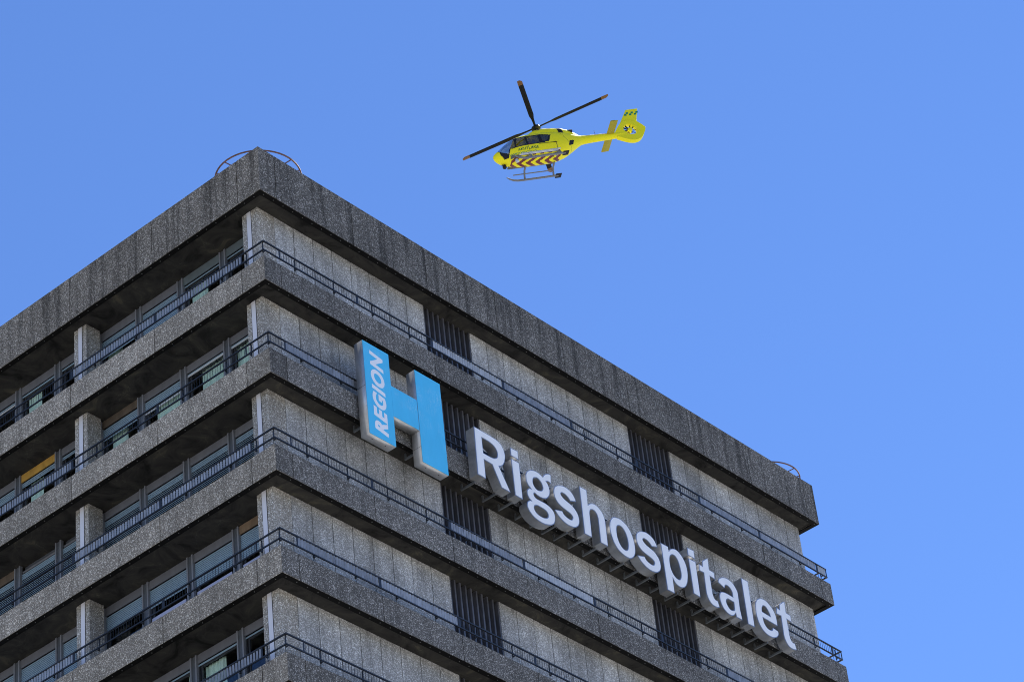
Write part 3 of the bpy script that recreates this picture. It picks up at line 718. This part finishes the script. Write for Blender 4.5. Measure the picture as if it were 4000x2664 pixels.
# dark cabin lining seen through the glass
b = MB()
cab = [(2.5, .40, .8, 1.55), (1.9, .60, .68, 1.95), (1.2, .68, .66, 2.14), (-.5, .68, .66, 2.16), (-.8, .62, .7, 2.1)]
b.box(-.75, 2.3, -.58, .58, .64, .70); b.box(-.80, -.74, -.6, .6, .71, 2.1); b.box(-.73, .05, -.5, .5, .71, 1.15)
b.box(.45, 1.1, -.55, -.10, .71, 1.05); b.box(.45, 1.1, .10, .55, .71, 1.05); b.box(.38, .52, -.52, -.12, 1.06, 1.75); b.box(.38, .52, .12, .52, 1.06, 1.75)
b.box(1.95, 2.2, -.35, .35, .71, 1.25)
link('cabin_interior', b.mesh('cabin_interior', M['cabin']), heli)
# engine cowling
CS = [(.75, .20, 2.28, 2.32), (.5, .36, 2.2, 2.52), (.1, .47, 2.2, 2.72), (-.4, .52, 2.2, 2.80), (-1.0, .53, 2.15, 2.74), (-1.6, .52, 2.1, 2.66), (-2.1, .43, 2.0, 2.48), (-2.5, .30, 1.9, 2.22), (-2.8, .15, 1.85, 2.0)]
cx_ = np.linspace(.75, -2.8, 70); ca = np.array(CS)[::-1]
vs2 = []; fs2 = []; mi2 = []
NJ = 40
for x in cx_:
    w = np.interp(x, ca[:, 0], ca[:, 1]); z0 = np.interp(x, ca[:, 0], ca[:, 2]); z1 = np.interp(x, ca[:, 0], ca[:, 3])
    for j in range(NJ + 1):
        a = math.pi * j / NJ; vs2.append((x, w * math.copysign(abs(math.cos(a)) ** .7, math.cos(a)), z0 - .12 + (z1 - z0 + .12) * math.sin(a) ** .7))
for i in range(len(cx_) - 1):
    for j in range(NJ):
        q = (i * (NJ + 1) + j, i * (NJ + 1) + j + 1, (i + 1) * (NJ + 1) + j + 1, (i + 1) * (NJ + 1) + j); fs2.append(q)
        x = sum(vs2[k][0] for k in q) / 4; y = sum(vs2[k][1] for k in q) / 4; z = sum(vs2[k][2] for k in q) / 4
        c = 0
        if -1.66 < x < -1.34 and z < 2.62: c = 2
        zt = np.interp(x, ca[:, 0], ca[:, 3])
        if zt - .20 < z < zt - .10 and ((x + (z - 2.5) * 1.2 + 9) % .62) < .30 and -2.1 < x < .1 and c == 0: c = 1
        mi2.append(c)
mb = MB(); mb.v = vs2; mb.f = fs2; mb.mi = mi2
cow = link('engine_cowling', mb.mesh('engine_cowling', [M['yellow'], M['red'], M['blackp']], True), heli)
for s_ in (1, -1):
    link('exhaust', MB().tube([(-1.85, .24 * s_, 2.28), (-2.2, .30 * s_, 2.25), (-2.36, .34 * s_, 2.21)], [.11, .12, .11], 12).mesh('exhaust', M['blackp'], True), heli)
# tail boom
tb = []
for x in np.linspace(-2.7, -5.9, 30):
    t = (-2.7 - x) / 3.2; tb.append((x, .30 - .10 * t - .02 * min(1, t * 4), 1.70 + .03 * t))
v3 = []; f3 = []; m3 = []; K = 28
for x, r_, zc in tb:
    for j in range(K): a = 2 * math.pi * j / K; v3.append((x, r_ * .9 * math.cos(a), zc + r_ * math.sin(a)))
for i in range(len(tb) - 1):
    for j in range(K):
        j2 = (j + 1) % K; f3.append((i * K + j, i * K + j2, (i + 1) * K + j2, (i + 1) * K + j))
        a = (j + .5) / K * 360; x = tb[i][0]; top = (30 < a < 58 or 122 < a < 150)
        m3.append(1 if top and any(x0 > x > x1 for x0, x1 in ((-3.05, -3.45), (-3.6, -4.0), (-4.15, -4.55))) else 0)
mb = MB(); mb.v = v3; mb.f = f3; mb.mi = m3
link('tail_boom', mb.mesh('tail_boom', [M['yellow'], M['red']], True), heli)
# fin with shrouded tail rotor: outline in the x-z plane
def slab_xz(name, cons, half, mat, bevel=0):
    me = slab(name, cons, -half, half, mat, False)
    return me
circ = lambda cx, cz, r_, n=40, ph=0: [Vector((cx + r_ * math.cos(2 * math.pi * i / n + ph), cz + r_ * math.sin(2 * math.pi * i / n + ph))) for i in range(n)]
FC = (-6.23, 1.98)
shroud_c = [(-5.2, 1.95, 1), (-5.72, 2.50), (-6.2, 2.68), (-6.88, 2.56, 1), (-7.22, 2.08), (-7.2, 1.85), (-6.92, 1.44), (-6.62, 1.18), (-6.3, 1.08), (-5.95, 1.12), (-5.6, 1.28), (-5.2, 1.52, 1)]
sh = sample(shroud_c)
shroud = link('fan_shroud', slab('fan_shroud', orient([sh, circ(*FC, .44)]), -.15, .15, M['yellow'], True), heli)
bv = shroud.modifiers.new('bevel', 'BEVEL'); bv.width = .07; bv.segments = 3; bv.limit_method = 'ANGLE'; bv.angle_limit = R(50)
finc = [(-5.42, 2.12), (-6.59, 3.63), (-7.40, 3.63), (-6.90, 2.54), (-6.70, 2.50), (-6.23, 2.50), (-5.75, 2.30)]
fin = link('tail_fin', slab('tail_fin', orient([[Vector(p) for p in finc]]), -.075, .075, M['yellow'], False), heli)
bv = fin.modifiers.new('bevel', 'BEVEL'); bv.width = .045; bv.segments = 3; bv.limit_method = 'ANGLE'; bv.angle_limit = R(30)
for i in range(6):      # green squares in two staggered rows
    row = i % 2; x = -6.40 - .165 * i - (.02 if row else 0); zz = 3.335 if row == 0 else 3.20
    x = -6.46 - .33 * (i // 2) + (.16 if row else 0)
    b = MB(); b.prism([(x, 0), (x - .165, 0)], 0, 0) if False else None
    for s_ in (1, -1):
        y = .079 * s_
        pl = MB().hexa([(x, y - .003, zz - .07), (x - .16, y - .003, zz - .07), (x - .16, y + .003, zz - .07), (x, y + .003, zz - .07), (x - .05, y - .003, zz + .07), (x - .21, y - .003, zz + .07), (x - .21, y + .003, zz + .07), (x - .05, y + .003, zz + .07)])
        link('green_square', pl.mesh('green_square', M['green']), fin)
fan = link('fan_hub', MB().tube([(FC[0], -.12, FC[1]), (FC[0], .12, FC[1]), (FC[0], .17, FC[1])], [.15, .15, .07], 16).mesh('fan_hub', M['yellow'], True), heli)
for i in range(10):
    a = 2 * math.pi * (i + [0, .12, -.08, .1, -.1][i % 5]) / 10; c, s_ = math.cos(a), math.sin(a)
    def P(rr, t, y): return (FC[0] + c * rr - s_ * t, y, FC[1] + s_ * rr + c * t)
    link('fan_blade', MB().hexa([P(.14, -.03, -.02), P(.14, .03, .0), P(.14, .03, .012), P(.14, -.03, -.008), P(.43, -.035, -.03), P(.43, .035, .01), P(.43, .035, .022), P(.43, -.035, -.018)]).mesh('fan_blade', M['blade']), fan)
link('stator', MB().tube([(FC[0] + .46, -.06, FC[1] + .10), (FC[0] + .1, -.06, FC[1] + .02)], .055, 8).mesh('stator', M['yellow'], True), fan)
# stabiliser
def airfoil(x0, ch, z): return [(x0, z), (x0 - ch * .12, z + .035), (x0 - ch * .45, z + .045), (x0 - ch, z + .0), (x0 - ch * .45, z - .03), (x0 - ch * .12, z - .028)]
b = MB(); st = airfoil(-4.50, .52, 1.70); k = len(st)
b.v = [(x, -1.3, z - .02) for x, z in st] + [(x, 1.3, z + .10) for x, z in st]
b.f = [tuple(range(k)), tuple(reversed(range(k, 2 * k)))] + [(i, (i + 1) % k, k + (i + 1) % k, k + i) for i in range(k)]; b.mi = [0] * len(b.f)
link('stabiliser', b.mesh('stabiliser', painted('stabiliser_yellow_shaded', (.33, .28, .01), .5, .05)), heli)  # yellow darkened to olive: underside shade put into the colour
# rotor
HX, HZ, RRo, PSI = -.376, 3.144, 4.81, -.44876
link('rotor_mast', MB().tube([(HX, 0, 2.55), (HX, 0, 3.08)], [.16, .11], 14).mesh('rotor_mast', M['blackp'], True), heli)
hub = link('rotor_hub', MB().tube([(HX, 0, 2.98), (HX, 0, 3.05), (HX, 0, 3.17), (HX, 0, 3.24)], [.16, .29, .27, .12], 20).mesh('rotor_hub', M['blackp'], True), heli)
def blade_mesh():
    b = MB(); rs = [.12, .5, .95, 1.3, 4.35]
    ch = [.075, .07, .09, .155, .155]; th = [.05, .045, .03, .024, .018]
    for i, r_ in enumerate(rs):
        tw = R(9) * (1 - r_ / 5)
        for (u, w) in ((1, 0), (.3, 1), (-1, .1), (.3, -1)):
            y = u * ch[i]; z = w * th[i]; b.v.append((r_, y * math.cos(tw) - z * math.sin(tw), y * math.sin(tw) + z * math.cos(tw) + .006 * r_))
    for i in range(len(rs) - 1):
        for j in range(4): b.f.append((4 * i + j, 4 * i + (j + 1) % 4, 4 * i + 4 + (j + 1) % 4, 4 * i + 4 + j)); b.mi.append(0)
    b.f += [(0, 1, 2, 3), (16, 17, 18, 19)]; b.mi += [0, 0]
    return b.mesh('rotor_blade', M['blade'])
def tip_mesh():
    b = MB(); b.v = []
    for r_, ch in ((4.352, .156), (4.66, .15), (RRo, .085)):
        for (u, w) in ((1, 0), (.3, 1), (-1, .1), (.3, -1)): b.v.append((r_, u * ch - (.05 if r_ > 4.8 else 0), w * .018 + .006 * r_ + .01))
    for i in range(2):
        for j in range(4): b.f.append((4 * i + j, 4 * i + (j + 1) % 4, 4 * i + 4 + (j + 1) % 4, 4 * i + 4 + j)); b.mi.append(0)
    b.f += [(0, 1, 2, 3), (8, 9, 10, 11)]; b.mi += [0, 0]
    return b.mesh('blade_tip', M['tip'])
bm_, tm_ = blade_mesh(), tip_mesh()
for i in range(4):
    o = link('rotor_blade', bm_, heli, (HX, 0, HZ)); o.rotation_euler = (0, 0, PSI + i * math.pi / 2)
    link('blade_tip', tm_, o)
# skids, cross tubes, steps
for s_ in (1, -1):
    y = 1.0 * s_
    pth = [(2.36, y, .38), (2.2, y, .22), (2.0, y, .10), (1.75, y, .04), (1.4, y, .03), (-.9, y, .05)]
    sk = link('skid', MB().tube(pth, [.03, .05, .062, .066, .066, .066], 10).mesh('skid', M['skid'], True), heli)
    pl = MB()
    pl.box(-1.10, -.72, y - .19, y + .19, .005, .035)
    link('snow_pad', pl.mesh('snow_pad', M['blackp']), sk)
    for xx in (1.28, -.62):
        link('cross_tube', MB().tube([(xx, y, .06), (xx - .02, y * .95, .22), (xx - .05, y * .70, .48), (xx - .05, y * .3, .53)], .058, 10).mesh('cross_tube', M['skid'], True), heli)
    link('step_bar', MB().box(-.6, 1.95, y * .90 - .035, y * .90 + .035, .40, .43).mesh('step_bar', M['metal' if s_ > 0 else 'skid']), heli)
link('door_rail', MB().hexa([(1.75, .79, .53), (-.85, .75, .60), (-.85, .81, .60), (1.75, .85, .53), (1.75, .79, .58), (-.85, .75, .65), (-.85, .81, .65), (1.75, .85, .58)]).mesh('door_rail', M['metal']), heli)
link('rail_slot', MB().box(-.85, .35, .765, .805, 1.165, 1.185).mesh('rail_slot', M['blackp']), heli)
link('search_light', MB().tube([(2.0, .42, .50), (2.0, .42, .34), (2.08, .42, .30)], [.09, .12, .06], 14).mesh('search_light', M['metal'], True), heli)
link('camera_pod', MB().tube([(2.6, -.2, .66), (2.62, -.2, .50), (2.62, -.2, .42)], [.11, .13, .06], 14).mesh('camera_pod', M['blackp'], True), heli)
for x, y, z0, z1 in ((-3.9, 0, 1.95, 2.35), (.95, .1, 2.28, 2.5), (1.3, 0, .5, .36), (-.5, .2, .5, .35), (2.75, -.1, .7, .45)):
    link('antenna', MB().tube([(x, y, z0), (x - .05, y, z1)], [.018, .008], 6).mesh('antenna', M['blackp']), heli)
# lettering on both doors
me, a = text_mesh('AKUTLÆGE', 0, .018, M['green'], 'lettering')
for s_ in (1, -1):
    mc = me.copy(); w_, h_ = 1.34, .17
    X = (1.78 - a[:, 0] * w_) if s_ > 0 else (.46 + a[:, 0] * w_); Z = .90 + a[:, 1] * h_ - .0 + a[:, 0] * 0
    Y = []
    for x, z in zip(X, Z):
        w, zb, zt, n = smooth_sec(x); q = min(1, abs((z - (zb + zt) / 2) / ((zt - zb) / 2))); Y.append(s_ * (w * (1 - q ** n) ** (1 / n) + .012))
    mc.vertices.foreach_set('co', np.stack([X, np.array(Y), Z], 1).ravel()); mc.update(); link('lettering', mc, fus)

# pilot seen through the door window
def person():
    J = {'pelvis': (.85, .33, 1.05), 'waist': (.78, .33, 1.22), 'chest': (.74, .33, 1.45), 'neck': (.76, .33, 1.62), 'chin': (.79, .33, 1.69), 'head': (.80, .33, 1.79), 'crown': (.79, .33, 1.90),
         'sl': (.75, .50, 1.54), 'el': (1.0, .56, 1.32), 'hl': (1.25, .50, 1.36), 'sr': (.75, .16, 1.54), 'er': (1.0, .12, 1.32), 'hr': (1.24, .18, 1.30),
         'kl': (1.32, .42, 1.08), 'fl': (1.62, .40, .76), 'tl': (1.78, .40, .74), 'kr': (1.32, .24, 1.08), 'fr': (1.62, .24, .76), 'tr': (1.78, .24, .74)}
    E = [('pelvis', 'waist'), ('waist', 'chest'), ('chest', 'neck'), ('neck', 'chin'), ('chin', 'head'), ('head', 'crown'), ('chest', 'sl'), ('sl', 'el'), ('el', 'hl'), ('chest', 'sr'), ('sr', 'er'), ('er', 'hr'), ('pelvis', 'kl'), ('kl', 'fl'), ('fl', 'tl'), ('pelvis', 'kr'), ('kr', 'fr'), ('fr', 'tr')]
    rad = {'pelvis': .15, 'waist': .14, 'chest': .16, 'neck': .06, 'chin': .085, 'head': .12, 'crown': .07, 'sl': .075, 'sr': .075, 'el': .05, 'er': .05, 'hl': .04, 'hr': .04, 'kl': .07, 'kr': .07, 'fl': .05, 'fr': .05, 'tl': .04, 'tr': .04}
    ks = list(J); me = bpy.data.meshes.new('person'); me.from_pydata([J[k] for k in ks], [(ks.index(a_), ks.index(b_)) for a_, b_ in E], [])
    o = bpy.data.objects.new('tmp', me); COL.objects.link(o)
    md = o.modifiers.new('skin', 'SKIN'); sv_ = me.skin_vertices[0].data
    for i, k in enumerate(ks): sv_[i].radius = (rad[k], rad[k]); sv_[i].use_root = (k == 'pelvis')
    o.modifiers.new('sub', 'SUBSURF').levels = 1
    m2 = bpy.data.meshes.new_from_object(o.evaluated_get(bpy.context.evaluated_depsgraph_get()))
    bpy.data.objects.remove(o)
    m2.materials.clear(); m2.materials.append(M['suit']); m2.materials.append(M['cabin'])
    for p in m2.polygons:
        c = sum((m2.vertices[v].co for v in p.vertices), Vector()) / len(p.vertices)
        p.material_index = 1 if c.z > 1.67 else 0
        p.use_smooth = True
    return m2
pil = link('person', person(), None)
pil.matrix_world = mw
pil['label'] = 'person in a red suit and dark helmet seated behind the helicopter door window'; pil['category'] = 'person'
